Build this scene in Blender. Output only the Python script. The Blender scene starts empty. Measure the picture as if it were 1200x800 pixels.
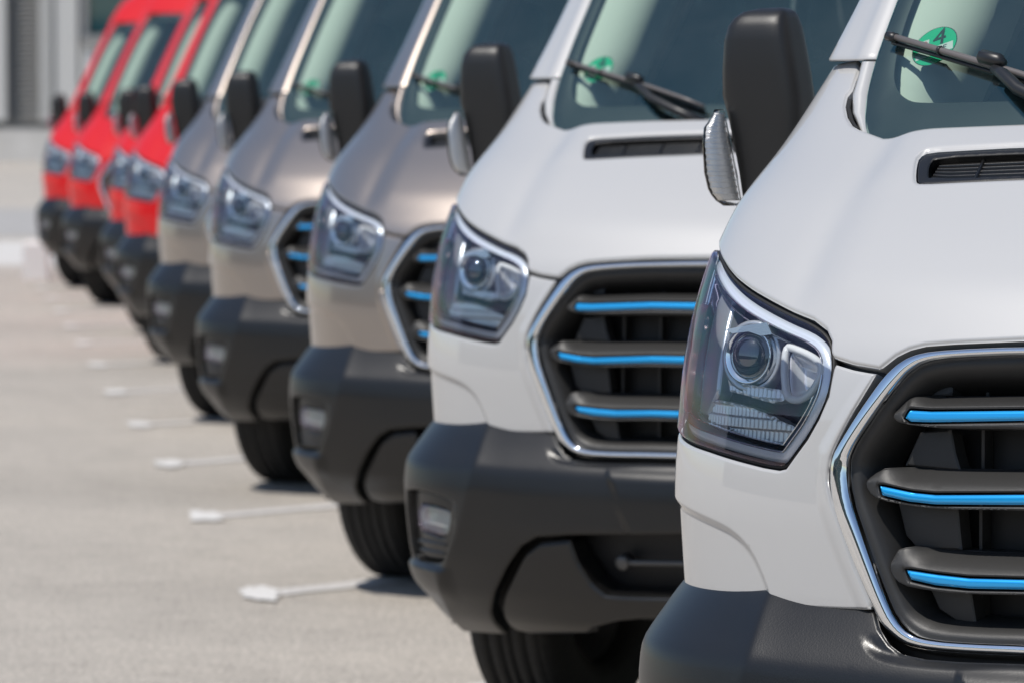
import bpy, math, random
import numpy as np
from mathutils import Vector, Matrix
from mathutils.geometry import delaunay_2d_cdt
random.seed(4); rng = np.random.default_rng(4)
scn = bpy.context.scene
col = scn.collection

# =====================================================================
# camera, sky, sun, exposure
# =====================================================================
YAW = math.radians(30)                    # camera looks 30 degrees left of the vans' long axis
C, S = math.cos(YAW), math.sin(YAW)
RIGHT = np.array([C, S, 0.]); FWD = np.array([-S, C, 0.])
CAM_Z = 1.533
PITCH = math.atan(266/5500.)
cam_d = bpy.data.cameras.new('camera'); cam = bpy.data.objects.new('camera', cam_d); col.objects.link(cam)
cam.location = (0, 0, CAM_Z)
cam.rotation_euler = (math.pi/2 - PITCH, 0, YAW)
cam_d.sensor_width = 36; cam_d.lens = 165
cam_d.clip_start = .1; cam_d.clip_end = 3000
cam_d.dof.use_dof = True; cam_d.dof.focus_distance = 7.15; cam_d.dof.aperture_fstop = 7.8
cam_d.dof.aperture_blades = 0
scn.camera = cam

SUN = Vector((-.20, -.44, .875)).normalized()          # towards the sun
el = math.asin(SUN.z); az = math.atan2(SUN.x, SUN.y)
world = bpy.data.worlds.new('World'); scn.world = world; world.use_nodes = True
nt = world.node_tree; nt.nodes.clear()
sky = nt.nodes.new('ShaderNodeTexSky'); sky.sky_type = 'NISHITA'; sky.sun_disc = False
sky.sun_elevation = el; sky.sun_rotation = az
sky.air_density = 1.0; sky.dust_density = .5; sky.ozone_density = 1.2
bg = nt.nodes.new('ShaderNodeBackground'); bg.inputs['Strength'].default_value = .115
wo = nt.nodes.new('ShaderNodeOutputWorld')
nt.links.new(sky.outputs[0], bg.inputs[0]); nt.links.new(bg.outputs[0], wo.inputs[0])
sun_d = bpy.data.lights.new('sun', 'SUN'); sun = bpy.data.objects.new('sun', sun_d); col.objects.link(sun)
sun_d.energy = 4.1; sun_d.angle = math.radians(.53); sun_d.color = (1, .955, .89)
sun.rotation_euler = SUN.to_track_quat('Z', 'Y').to_euler()
scn.view_settings.view_transform = 'Standard'; scn.view_settings.look = 'None'
scn.view_settings.gamma = 1; scn.view_settings.exposure = 0.0
scn.cycles.max_bounces = 10; scn.cycles.transparent_max_bounces = 16
scn.cycles.caustics_reflective = False; scn.cycles.caustics_refractive = False

# =====================================================================
# materials
# =====================================================================
MAT = {}
def principled(name, base, rough=.5, metal=0., coat=0., coat_rough=.03, spec=.5, **kw):
    m = bpy.data.materials.new(name); m.use_nodes = True
    b = m.node_tree.nodes['Principled BSDF']
    b.inputs['Base Color'].default_value = (*base, 1)
    b.inputs['Roughness'].default_value = rough
    b.inputs['Metallic'].default_value = metal
    b.inputs['Coat Weight'].default_value = coat
    b.inputs['Coat Roughness'].default_value = coat_rough
    b.inputs['Specular IOR Level'].default_value = spec
    MAT[name] = m
    return m, m.node_tree, b
def add_noise(nt, scale, detail=3., coord='Object', rough=.55):
    tc = nt.nodes.new('ShaderNodeTexCoord'); nz = nt.nodes.new('ShaderNodeTexNoise')
    nz.inputs['Scale'].default_value = scale; nz.inputs['Detail'].default_value = detail
    nz.inputs['Roughness'].default_value = rough
    nt.links.new(tc.outputs[coord], nz.inputs['Vector'])
    return nz
def ramp(nt, src, stops):
    r = nt.nodes.new('ShaderNodeValToRGB'); cr = r.color_ramp
    while len(cr.elements) < len(stops): cr.elements.new(.5)
    for e, (p, c) in zip(cr.elements, stops):
        e.position = p; e.color = (*c, 1) if len(c) == 3 else c
    nt.links.new(src, r.inputs[0]); return r
def bump(nt, b, src, strength, dist, inp='Normal'):
    bp = nt.nodes.new('ShaderNodeBump'); bp.inputs['Strength'].default_value = strength
    bp.inputs['Distance'].default_value = dist
    nt.links.new(src, bp.inputs['Height']); nt.links.new(bp.outputs[0], b.inputs[inp])

def paint(name, c, metal, rough, coat=1.):
    m, nt, b = principled(name, c, rough, metal, coat, .025, .5*coat)
    b.inputs['Coat IOR'].default_value = 1.65
    nz = add_noise(nt, 3.5, 5.)                                   # thin uneven film of road dust
    r = ramp(nt, nz.outputs[0], [(.35, (.008,)*3), (.75, (.045,)*3)])
    nt.links.new(r.outputs[0], b.inputs['Coat Roughness'])
    n2 = add_noise(nt, 900, 2.)
    bump(nt, b, n2.outputs[0], .03 if metal == 0 else .12, .0006)  # orange peel / metal flake
    return m
paint('paint_white', (.45, .447, .443), 0., .42)
paint('paint_beige', (.37, .318, .278), .88, .34)
paint('paint_red', (.58, .004, .006), 0., .5, .45)

m, nt, b = principled('plastic', (.012, .012, .0125), .45, spec=.55)
nz = add_noise(nt, 330, 3.); bump(nt, b, nz.outputs[0], .16, .0011)
nz = add_noise(nt, 2.2, 4.)
r = ramp(nt, nz.outputs[0], [(.3, (.004, .004, .0042)), (.7, (.0075, .0072, .007))]); nt.links.new(r.outputs[0], b.inputs['Base Color'])
r = ramp(nt, nz.outputs[0], [(.3, (.28,)*3), (.7, (.38,)*3)]); nt.links.new(r.outputs[0], b.inputs['Roughness'])
m, nt, b = principled('plastic_grille', (.024, .0235, .023), .46)
nz = add_noise(nt, 700, 3.); bump(nt, b, nz.outputs[0], .35, .001)
m, nt, b = principled('plastic_deep', (.008, .008, .009), .55)
m, nt, b = principled('plastic_mirror', (.011, .011, .0112), .40)
nz = add_noise(nt, 800, 3.); bump(nt, b, nz.outputs[0], .35, .0008)
principled('rubber', (.008, .008, .008), .6)
m, nt, b = principled('chrome', (.86, .88, .90), .045, 1.)
principled('satin_silver', (.70, .72, .75), .24, .9)
principled('steel_rod', (.11, .11, .11), .45, .6)
m, nt, b = principled('blue_trim', (.004, .36, .80), .28, .45, 1., .05)
principled('dark_trim', (.03, .03, .032), .35, .3)
m, nt, b = principled('tyre', (.012, .012, .012), .75)
nz = add_noise(nt, 60, 4.); r = ramp(nt, nz.outputs[0], [(.3, (.009,)*3), (.8, (.022, .021, .020))]); nt.links.new(r.outputs[0], b.inputs['Base Color'])
principled('rim', (.30, .30, .31), .4, .8)
principled('lamp_black', (.022, .026, .05), .16, .3)
principled('lamp_trim', (.78, .84, .94), .25, .2, .6)
principled('lamp_smoke', (.55, .58, .63), .25, .5)
m, nt, b = principled('lamp_reflector', (.75, .77, .80), .10, 1.)
m, nt, b = principled('lamp_ribbed', (.86, .86, .87), .2, .4)
m, nt, b = principled('light_guide', (.93, .95, .97), .15, .0, 1.)
m, nt, b = principled('projector_glass', (.012, .016, .03), .02, 0., 1., .01)
b.inputs['Coat IOR'].default_value = 1.9
m, nt, b = principled('indicator_inner', (.85, .84, .82), .22, .25)
wv = nt.nodes.new('ShaderNodeTexWave'); wv.bands_direction = 'Z'; wv.inputs['Scale'].default_value = 60; tc = nt.nodes.new('ShaderNodeTexCoord'); nt.links.new(tc.outputs['Object'], wv.inputs[0]); bump(nt, b, wv.outputs['Fac'], .5, .0012)
principled('amber', (.62, .035, .02), .15, .1, 1.)
principled('trim_cloth', (.80, .80, .72), .75)
principled('dash', (.045, .047, .05), .6)
principled('seat_cloth', (.03, .032, .036), .85)
principled('bulkhead', (.55, .56, .55), .6)
principled('frit', (.006, .0065, .008), .55)
principled('sticker_green', (.0, .52, .25), .35)
principled('sticker_white', (.75, .77, .75), .4)
principled('sticker_black', (.01, .01, .01), .4)
principled('sticker_red', (.6, .12, .12), .4)
principled('wiper_black', (.012, .012, .013), .4)
principled('wiper_grey', (.12, .108, .105), .38)

def clear(name, tint, ior=1.5, rough=.01, film=False, refl=(1, 1, 1), dust=0.):
    """thin clear sheet: see-through with a Fresnel reflection"""
    m = bpy.data.materials.new(name); m.use_nodes = True; nt = m.node_tree; nt.nodes.clear()
    o = nt.nodes.new('ShaderNodeOutputMaterial'); mx = nt.nodes.new('ShaderNodeMixShader')
    t = nt.nodes.new('ShaderNodeBsdfTransparent'); t.inputs[0].default_value = (*tint, 1)
    g = nt.nodes.new('ShaderNodeBsdfGlossy'); g.inputs['Roughness'].default_value = rough; g.inputs['Color'].default_value = (*refl, 1)
    f = nt.nodes.new('ShaderNodeFresnel'); f.inputs['IOR'].default_value = ior
    if film:                                                       # stress colours of moulded polycarbonate
        nz = add_noise(nt, 9, 2.)
        r = ramp(nt, nz.outputs[0], [(.30, (.75, .95, 1.)), (.45, (.8, .75, 1.)), (.55, (1., .8, .9)), (.65, (.75, 1., .9)), (.8, (.7, .85, 1.))])
        nt.links.new(r.outputs[0], g.inputs['Color'])
    if dust:
        nz = add_noise(nt, 5, 8., rough=.7); r = ramp(nt, nz.outputs[0], [(.3, (dust*.45,)*3), (.75, (dust*1.5,)*3)])
        df = nt.nodes.new('ShaderNodeBsdfDiffuse'); df.inputs[0].default_value = (.72, .74, .74, 1); m2 = nt.nodes.new('ShaderNodeMixShader')
        nt.links.new(r.outputs[0], m2.inputs[0]); nt.links.new(t.outputs[0], m2.inputs[1]); nt.links.new(df.outputs[0], m2.inputs[2]); t = m2
    nt.links.new(f.outputs[0], mx.inputs[0]); nt.links.new(t.outputs[0], mx.inputs[1]); nt.links.new(g.outputs[0], mx.inputs[2])
    nt.links.new(mx.outputs[0], o.inputs[0]); MAT[name] = m
clear('windscreen_glass', (.80, .92, .88), 2.1, .01, False, (.48, .95, .92), .018)
clear('lamp_lens', (.95, .97, .98), 1.60, .01, True)
clear('indicator_lens', (.97, .97, .97), 1.35)

# =====================================================================
# mesh helpers
# =====================================================================
def link(o, parent=None):
    col.objects.link(o)
    if parent: o.parent = parent
    return o
def mesh(name, V, F, mat, parent=None, normals=None, smooth=True):
    me = bpy.data.meshes.new(name)
    me.from_pydata([tuple(map(float, v)) for v in V], [], [tuple(int(i) for i in f) for f in F])
    if smooth: me.polygons.foreach_set('use_smooth', [True]*len(me.polygons))
    me.update()
    if normals is not None: me.normals_split_custom_set_from_vertices([tuple(map(float, n)) for n in normals])
    me.materials.append(MAT[mat] if isinstance(mat, str) else mat)
    return link(bpy.data.objects.new(name, me), parent)
class MB:
    def __init__(s): s.v = []; s.f = []
    def add(s, V, F):
        k = len(s.v); s.v += [tuple(v) for v in V]; s.f += [tuple(i+k for i in f) for f in F]; return s
    def box(s, c, d, rot=None):
        V = [(x*d[0]/2, y*d[1]/2, z*d[2]/2) for x in (-1, 1) for y in (-1, 1) for z in (-1, 1)]
        if rot is not None: V = [tuple(rot @ Vector(v)) for v in V]
        V = [(v[0]+c[0], v[1]+c[1], v[2]+c[2]) for v in V]
        return s.add(V, [(0,1,3,2),(4,6,7,5),(0,4,5,1),(2,3,7,6),(0,2,6,4),(1,5,7,3)])
    def tube(s, pts, r, n=8, closed=False):
        V, F = tube(pts, r, n, closed); return s.add(V, F)
    def build(s, name, mat, parent=None, smooth=False, bevel=0):
        o = mesh(name, s.v, s.f, mat, parent, None, smooth)
        if bevel:
            md = o.modifiers.new('bevel', 'BEVEL'); md.width = bevel; md.segments = 2; md.limit_method = 'ANGLE'
        return o
def tube(pts, r, n=8, closed=False):
    P = [Vector(p) for p in pts]; N = len(P); V = []; F = []
    up = Vector((0, 0, 1)); prev = None
    for i, p in enumerate(P):
        a = P[(i-1) % N] if (closed or i > 0) else p; b = P[(i+1) % N] if (closed or i < N-1) else p
        t = (b-a).normalized()
        if prev is None:
            x = t.cross(up)
            if x.length < .1: x = t.cross(Vector((1, 0, 0)))
            x.normalize()
        else:
            x = (prev - t*prev.dot(t)).normalized()
        prev = x; y = t.cross(x); rr = r[i] if hasattr(r, '__len__') else r
        for k in range(n):
            an = 2*math.pi*k/n; V.append(p + x*math.cos(an)*rr + y*math.sin(an)*rr)
    M = N if closed else N-1
    for i in range(M):
        for k in range(n):
            F.append((i*n+k, i*n+(k+1) % n, ((i+1) % N)*n+(k+1) % n, ((i+1) % N)*n+k))
    if not closed:
        F.append(tuple(range(n-1, -1, -1))); F.append(tuple((N-1)*n+k for k in range(n)))
    return V, F
def grid_faces(nr, nc, wrap=False, flip=False):
    F = []
    for i in range(nr-1):
        for j in range(nc if wrap else nc-1):
            f = (i*nc+j, i*nc+(j+1) % nc, (i+1)*nc+(j+1) % nc, (i+1)*nc+j)
            F.append(f[::-1] if flip else f)
    return F

# ---- smooth tables and the plan-contour surfaces of the van -----------
def table(pts, sig=.03, lo=0., hi=3., n=1500):
    xs = np.linspace(lo-.5, hi+.5, n); px, py = zip(*pts); ys = np.interp(xs, px, py)
    s0 = (py[1]-py[0])/(px[1]-px[0]); s1 = (py[-1]-py[-2])/(px[-1]-px[-2])
    ys = np.where(xs < px[0], py[0]+s0*(xs-px[0]), ys); ys = np.where(xs > px[-1], py[-1]+s1*(xs-px[-1]), ys)
    h = xs[1]-xs[0]; k = int(4*sig/h)+1
    w = np.exp(-.5*((np.arange(-k, k+1)*h)/sig)**2); w /= w.sum()
    yp = np.concatenate([ys[0]+(ys[1]-ys[0])*np.arange(-k, 0), ys, ys[-1]+(ys[-1]-ys[-2])*np.arange(1, k+1)])
    ys = np.convolve(yp, w, 'valid')
    return lambda x: np.interp(x, xs, ys)
TH = np.concatenate([np.linspace(0, 1.2, 500), np.linspace(1.2, math.pi/2, 300)[1:]])
SNT, CST = np.sin(TH), np.cos(TH); RT = (SNT**3+CST**3)**(-1/3); SR, CR = SNT*RT, 1-CST*RT
RHO = np.linspace(.08, 1.3, 260); LG = np.linspace(0, 1, 500)          # arc length tables of the nose curve
LEND = np.empty(len(RHO)); THG = np.empty((len(RHO), len(LG)))
for k_, rho_ in enumerate(RHO):
    l_ = np.concatenate([[0], np.cumsum(np.hypot(np.diff(SR), rho_*np.diff(CR)))]); LEND[k_] = l_[-1]; THG[k_] = np.interp(LG*l_[-1], l_, TH)
def contour(q, A, B, y0):
    """plan contour (a superellipse nose, then straight sides): distance q from the centre line -> (x, y)"""
    qa = np.abs(q); rho = B/A; le = np.interp(rho, RHO, LEND)*A
    x = np.clip(qa/le, 0, 1)*(len(LG)-1); y = np.clip((rho-RHO[0])/(RHO[1]-RHO[0]), 0, len(RHO)-1.001)
    xi = np.minimum(x.astype(int), len(LG)-2); yi = y.astype(int); fx_, fy_ = x-xi, y-yi
    th = (THG[yi, xi]*(1-fx_)+THG[yi, xi+1]*fx_)*(1-fy_)+(THG[yi+1, xi]*(1-fx_)+THG[yi+1, xi+1]*fx_)*fy_
    sn, cs = np.sin(th), np.cos(th); r = (sn**3+np.abs(cs)**3)**(-1/3)
    return np.sign(q)*A*sn*r, y0+B*(1-cs*r)+np.maximum(0, qa-le)
y0F = table([(.70,.06),(.9,.06),(1.05,.07),(1.12,.085),(1.17,.11),(1.22,.155),(1.30,.245),(1.38,.35),(1.46,.475),(1.5,.54),(1.56,.635),(1.65,.77)], .025)
AF = table([(.3,.985),(.7,1.03),(1.2,1.03),(1.3,1.02),(1.4,1.0),(1.5,.97),(1.6,.95),(1.7,.93),(2.0,.90),(2.35,.87)], .04)
BF = table([(.7,.575),(.758,.56),(.806,.546),(.886,.525),(.954,.525),(1.02,.55),(1.145,.555),(1.194,.53),(1.233,.491),(1.263,.459),(1.303,.425),(1.33,.396),(1.36,.371),(1.4,.362),(1.443,.344),(1.488,.295),(1.531,.25),(1.576,.215),(1.65,.17)], .02)
AF0 = table([(.7,1.03),(1.2,1.03),(1.3,1.02),(1.4,1.0),(1.5,.97),(1.6,.95),(1.7,.93)], .04)
y0B = table([(.2,.16),(.265,.1),(.3,.06),(.37,.03),(.46,.008),(.54,0),(.62,0),(.67,.008),(.745,.056),(.80,.10)], .010)
AB = table([(.2,1.04),(.68,1.04),(.75,1.026),(.8,1.01)], .01)
BB = table([(.2,.95),(.265,.80),(.333,.615),(.374,.535),(.457,.49),(.539,.467),(.622,.445),(.673,.45),(.745,.535),(.8,.60)], .010)
def arr(q): return np.atleast_1d(np.asarray(q, float))
def SF(q, z):                                   # nose: fascia, headlamps, bonnet, front wings
    q, z = arr(q), arr(z); a, y = contour(q, AF0(z), BF(z), y0F(z)); return np.stack([a, y, z], 1)
def SB(q, z):                                   # bumper
    q, z = arr(q), arr(z); a, y = contour(q, AB(z), BB(z), y0B(z)); return np.stack([a, y, z], 1)
def gy(a, h): return .522+.088*(np.abs(a)/.8)**2.2+.80*h+.10*h*h
def SG(a, z):                                   # windscreen
    a, z = arr(a), arr(z); return np.stack([a, gy(a, z-1.475), z], 1)
def SS(sgn):                                    # body side, parameters (distance back, height)
    def f(y, z):
        y, z = arr(y), arr(z); return np.stack([sgn*AF(z), y, z], 1)
    return f

def resample(loop, seg):
    P = np.asarray(loop, float); Q = np.roll(P, -1, 0); out = []
    for p, q in zip(P, Q):
        n = max(1, int(math.ceil(np.hypot(*(q-p))/seg)))
        for k in range(n): out.append(p+(q-p)*k/n)
    return np.array(out)
def smooth_loop(P, it=2, keep=()):
    """Chaikin corner cutting"""
    P = np.asarray(P, float)
    for _ in range(it):
        Q = np.roll(P, -1, 0); P = np.stack([.75*P+.25*Q, .25*P+.75*Q], 1).reshape(-1, 2)
    return P
def smooth_open(P, it=2):
    P = np.asarray(P, float)
    for _ in range(it):
        Q = np.stack([.75*P[:-1]+.25*P[1:], .25*P[:-1]+.75*P[1:]], 1).reshape(-1, 2)
        P = np.concatenate([P[:1], Q, P[-1:]])
    return P
def area(P): x, y = P[:, 0], P[:, 1]; return .5*np.sum(x*np.roll(y, -1)-np.roll(x, -1)*y)
def inside(P, loop):
    x, y = P[:, 0], P[:, 1]; r = np.zeros(len(P), bool); L = loop; M = np.roll(loop, -1, 0)
    for (x1, y1), (x2, y2) in zip(L, M):
        if y1 == y2: continue
        c = ((y1 > y) != (y2 > y)) & (x < (x2-x1)*(y-y1)/(y2-y1)+x1); r ^= c
    return r
def dist_to(P, segs):
    A, B = segs; ax, ay = A[:, 0].astype(np.float32), A[:, 1].astype(np.float32); D = B-A
    dx, dy = D[:, 0].astype(np.float32), D[:, 1].astype(np.float32); il = (1/np.maximum((D**2).sum(1), 1e-14)).astype(np.float32)
    d = np.empty(len(P)); P = np.asarray(P, np.float32)
    for k0 in range(0, len(P), 500):
        x = P[k0:k0+500, :1]-ax; y = P[k0:k0+500, 1:]-ay
        t = np.clip((x*dx+y*dy)*il, 0, 1); x -= t*dx; y -= t*dy
        d[k0:k0+500] = np.sqrt((x*x+y*y).min(1))
    return d
def polyline_dist(P, line):
    line = np.asarray(line, float); return dist_to(P, (line[:-1], line[1:]))
def sstep(x): x = np.clip(x, 0, 1); return x*x*(3-2*x)
def inset(loop, d, seg=.006):
    """shrink a closed loop by d (for gently curved loops)"""
    L = resample(loop, seg)
    if area(L) < 0: L = L[::-1]
    T = np.roll(L, -2, 0)-np.roll(L, 2, 0); T /= np.linalg.norm(T, axis=1)[:, None]
    N = np.stack([-T[:, 1], T[:, 0]], 1); Q = L+N*d
    dd = dist_to(Q, (L, np.roll(L, -1, 0)))
    return Q[(dd > abs(d)*.97)]

def panel(name, fn, poly, mat, parent, holes=(), step=.016, r=.004, disp=None, skirt=.012, seg=.008, bowl=None, base=0., flip=False, rim_rows=True, feats=()):
    """A panel cut out of the surface fn along a closed outline, with rounded edges, a returned flange and
    optional relief disp(q,z) along the surface normal; bowl=(width,depth) presses its middle in."""
    loops = [resample(poly, seg)]
    if area(loops[0]) < 0: loops[0] = loops[0][::-1]
    for h in holes:
        h = resample(h, seg); loops.append(h if area(h) < 0 else h[::-1])
    SA = np.concatenate(loops); SBn = np.concatenate([np.roll(l, -1, 0) for l in loops]); segs = (SA, SBn)
    pts = [SA]; nb = len(SA)
    if rim_rows:
        for l in loops:
            T = np.roll(l, -1, 0)-np.roll(l, 1, 0); T /= np.maximum(np.linalg.norm(T, axis=1)[:, None], 1e-9)
            N = np.stack([-T[:, 1], T[:, 0]], 1)
            for o in (.3*r, r, *( (bowl[0]*.25, bowl[0]*.5, bowl[0]*.75, bowl[0]) if bowl else ())):
                Q = l+N*o; Q = Q[dist_to(Q, segs) > .9*o]; pts.append(Q)
    FP = []
    for line, offs, sp in feats:                       # extra rows along creases
        l = np.asarray(line, float); L = np.concatenate([[0], np.cumsum(np.hypot(*np.diff(l, axis=0).T))]); t = np.arange(0, L[-1], sp)
        p = np.stack([np.interp(t, L, l[:, 0]), np.interp(t, L, l[:, 1])], 1); T = np.gradient(p, axis=0); T /= np.linalg.norm(T, axis=1)[:, None]
        for o in offs: FP.append(p+np.stack([-T[:, 1], T[:, 0]], 1)*o)
    if FP:
        FP = np.concatenate(FP); keep = []; cell = {}
        for p in FP:                                   # thin out near-coincident rows
            k_ = (int(p[0]//.0035), int(p[1]//.0035))
            if k_ in cell: continue
            cell[k_] = 1; keep.append(p)
        FP = np.array(keep); FP = FP[dist_to(FP, segs) > r*1.05]; pts.append(FP)
    lo, hi = loops[0].min(0), loops[0].max(0)
    gx = np.arange(lo[0], hi[0], step); gz = np.arange(lo[1], hi[1], step*.87)
    G = np.array([(x+(.5*step if j % 2 else 0), z) for j, z in enumerate(gz) for x in gx])
    def inpoly(P):
        m = inside(P, loops[0])
        for h in loops[1:]: m &= ~inside(P, h)
        return m
    if len(G):
        G = G[inpoly(G)]
        if len(G): G = G[dist_to(G, segs) > r+.45*step]
        if len(G) and len(FP):
            fd = np.array([((FP-g)**2).sum(1).min() for g in G]); G = G[fd > (.4*step)**2]
        if len(G): pts.append(G)
    X = np.concatenate(pts)
    X = np.concatenate([X[:nb], X[nb:][inpoly(X[nb:])]])
    edges = []; k = 0
    for l in loops: edges += [(k+i, k+(i+1) % len(l)) for i in range(len(l))]; k += len(l)
    vo, eo, fo, orig, _, _ = delaunay_2d_cdt([Vector((x, y)) for x, y in X], edges, [], 0, 1e-6)
    X = np.array([(v.x, v.y) for v in vo]); F = np.array([f for f in fo if len(f) == 3])
    cen = X[F].mean(1); F = F[inpoly(cen)]
    e1, e2 = X[F[:, 1]]-X[F[:, 0]], X[F[:, 2]]-X[F[:, 0]]; ar = e1[:, 0]*e2[:, 1]-e1[:, 1]*e2[:, 0]
    F = F[np.abs(ar) > 1e-10]; ar = ar[np.abs(ar) > 1e-10]; F[ar < 0] = F[ar < 0][:, ::-1]
    reach = max(r, bowl[0] if bowl else 0)+.003; dX = dist_to(X, segs); near = dX < reach
    def off(P):
        d = dX.copy(); o = np.zeros(len(P))
        if near.any(): d[near] = dist_to(P[near], segs)
        m = d < r; o[m] = -(r-np.sqrt(np.maximum(0, r*r-(r-d[m])**2)))
        if bowl: o -= bowl[1]*sstep(d/bowl[0])
        if disp is not None: o += disp(P[:, 0], P[:, 1])
        return o+base
    e = 8e-4
    P0 = fn(X[:, 0], X[:, 1]); Tq = (fn(X[:, 0]+e, X[:, 1])-fn(X[:, 0]-e, X[:, 1]))/(2*e); Tz = (fn(X[:, 0], X[:, 1]+e)-fn(X[:, 0], X[:, 1]-e))/(2*e)
    N = np.cross(Tq, Tz); N /= np.linalg.norm(N, axis=1)[:, None]
    if flip: N = -N
    o = off(X); E_ = np.array([e, 0.]); H_ = np.array([0., e])
    oq = (off(X+E_)-off(X-E_))/(2*e); oz = (off(X+H_)-off(X-H_))/(2*e)
    g11, g12, g22 = (Tq*Tq).sum(1), (Tq*Tz).sum(1), (Tz*Tz).sum(1); det = g11*g22-g12*g12
    grad = Tq*((g22*oq-g12*oz)/det)[:, None]+Tz*((g11*oz-g12*oq)/det)[:, None]
    NN = N-grad; NN /= np.linalg.norm(NN, axis=1)[:, None]
    V = P0+N*o[:, None]
    if flip: F = F[:, ::-1]
    # flange
    VV = [V]; FF = [F]; NS = [NN]; base_i = len(V)
    key = {(round(a, 6), round(b, 6)): i for i, (a, b) in enumerate(X)}
    if skirt:
        for l in loops:
            idx = [key.get((round(a, 6), round(b, 6))) for a, b in l]
            idx = [i for i in idx if i is not None]; n = len(idx)
            if n < 3: continue
            p = V[idx]; nn = N[idx]; t = np.roll(p, -1, 0)-np.roll(p, 1, 0)
            sd = np.cross(t, nn)*(-1 if flip else 1); sd /= np.maximum(np.linalg.norm(sd, axis=1)[:, None], 1e-9)
            VV += [p, p-nn*skirt]; NS += [sd, sd]
            for i in range(n):
                j = (i+1) % n; f = (base_i+i, base_i+n+i, base_i+n+j, base_i+j)
                f = f[::-1] if flip else f
                FF.append(np.array([[f[0], f[1], f[2]], [f[0], f[2], f[3]]]))
            base_i += 2*n
    V = np.concatenate(VV); NS = np.concatenate(NS)
    F = [tuple(f) for a in FF for f in a]
    return mesh(name, V, F, mat, parent, NS)
def sym(half):
    """mirror an open half outline given from centre line out and round back to the centre line (x>=0)"""
    h = [tuple(p) for p in half]; m = [(-x, z) for x, z in reversed(h) if abs(x) > 1e-9]
    return np.array(h+m)
def mir(P): P = np.asarray(P, float).copy(); P[:, 0] *= -1; return P
def on(fn, q, z, off=0.):
    """point(s) on a surface, moved along its normal"""
    q, z = arr(q), arr(z); e = 1e-3
    n = np.cross(fn(q+e, z)-fn(q-e, z), fn(q, z+e)-fn(q, z-e)); n /= np.linalg.norm(n, axis=1)[:, None]
    return fn(q, z)+n*(arr(off)[:, None] if np.ndim(off) else off), n
def ribbon(name, fn, outer, inner, mat, parent, n=240, prof=((0, -.006), (.06, .004), (.25, .010), (.5, .012), (.75, .010), (.94, .004), (1, -.006)), base=0., closed=True):
    """a moulded strip swept between two outlines on a surface"""
    def rs(P):
        P = np.asarray(P, float)
        if closed: P = np.concatenate([P, P[:1]])
        L = np.concatenate([[0], np.cumsum(np.hypot(*np.diff(P, axis=0).T))]); t = np.linspace(0, L[-1], n, endpoint=not closed)
        return np.stack([np.interp(t, L, P[:, 0]), np.interp(t, L, P[:, 1])], 1)
    O, I = rs(outer), rs(inner); V = []
    for w, h in prof:
        P = O+(I-O)*w; p, _ = on(fn, P[:, 0], P[:, 1], base+h); V.append(p)
    V = np.concatenate(V); m = len(prof); F = []
    for k in range(m-1):
        for i in range(n if closed else n-1):
            j = (i+1) % n; F.append((k*n+i, (k+1)*n+i, (k+1)*n+j, k*n+j))
    a = area(O) if closed else 1
    if a > 0: F = [f[::-1] for f in F]
    return mesh(name, V, F, mat, parent)

# =====================================================================
# structure: ground, markings, buildings
# =====================================================================
def kind(o, k='structure'): o['kind'] = k; return o
def tag(o, label, cat, group=None):
    o['label'] = label; o['category'] = cat
    if group: o['group'] = group
    return o
def ground_point(px, py):
    """where a spot seen in the photograph stands on the ground"""
    f = FWD*math.cos(PITCH)-np.array([0, 0, math.sin(PITCH)]); u = FWD*math.sin(PITCH)+np.array([0, 0, math.cos(PITCH)])
    w = f*5500+RIGHT*(px-600)+u*(400-py); t = -CAM_Z/w[2]; return w[:2]*t
def pos(u, d, z=0.): p = RIGHT*u+FWD*d; return (p[0], p[1], z)

m, nt, b = principled('asphalt', (.3, .29, .28), .85)
n1 = add_noise(nt, 70, 6., rough=.75); n2 = add_noise(nt, .35, 6., rough=.6); n3 = add_noise(nt, 5.5, 9., rough=.82); n4 = add_noise(nt, 420, 2.)
r1 = ramp(nt, n1.outputs[0], [(.34, (.13, .116, .098)), (.5, (.44, .398, .347)), (.66, (.76, .70, .62))])
r2 = ramp(nt, n2.outputs[0], [(.3, (.80, .80, .80)), (.5, (.97, .97, .97)), (.75, (1.10, 1.09, 1.07))])
r3 = ramp(nt, n3.outputs[0], [(.30, (.62,)*3), (.44, (.93,)*3), (.60, (1.05,)*3), (.72, (1.26,)*3)])
mx = nt.nodes.new('ShaderNodeMix'); mx.data_type = 'RGBA'; mx.blend_type = 'MULTIPLY'; mx.inputs[0].default_value = 1
mx2 = nt.nodes.new('ShaderNodeMix'); mx2.data_type = 'RGBA'; mx2.blend_type = 'MULTIPLY'; mx2.inputs[0].default_value = 1
nt.links.new(r1.outputs[0], mx.inputs[6]); nt.links.new(r2.outputs[0], mx.inputs[7])
nt.links.new(mx.outputs[2], mx2.inputs[6]); nt.links.new(r3.outputs[0], mx2.inputs[7]); nt.links.new(mx2.outputs[2], b.inputs['Base Color'])
bump(nt, b, n1.outputs[0], .6, .006)
m, nt, b = principled('road_paint', (.62, .61, .58), .7)
nz = add_noise(nt, 40, 5., rough=.7); r = ramp(nt, nz.outputs[0], [(.3, (.50, .475, .45)), (.46, (.66, .64, .61)), (.8, (.73, .715, .69))]); nt.links.new(r.outputs[0], b.inputs['Base Color'])
m, nt, b = principled('road_paint_worn', (.45, .44, .42), .75)
nz = add_noise(nt, 40, 5., rough=.7); r = ramp(nt, nz.outputs[0], [(.35, (.43, .405, .38)), (.50, (.56, .535, .51)), (.8, (.68, .66, .635))]); nt.links.new(r.outputs[0], b.inputs['Base Color'])
m, nt, b = principled('concrete', (.46, .455, .44), .85)
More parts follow.
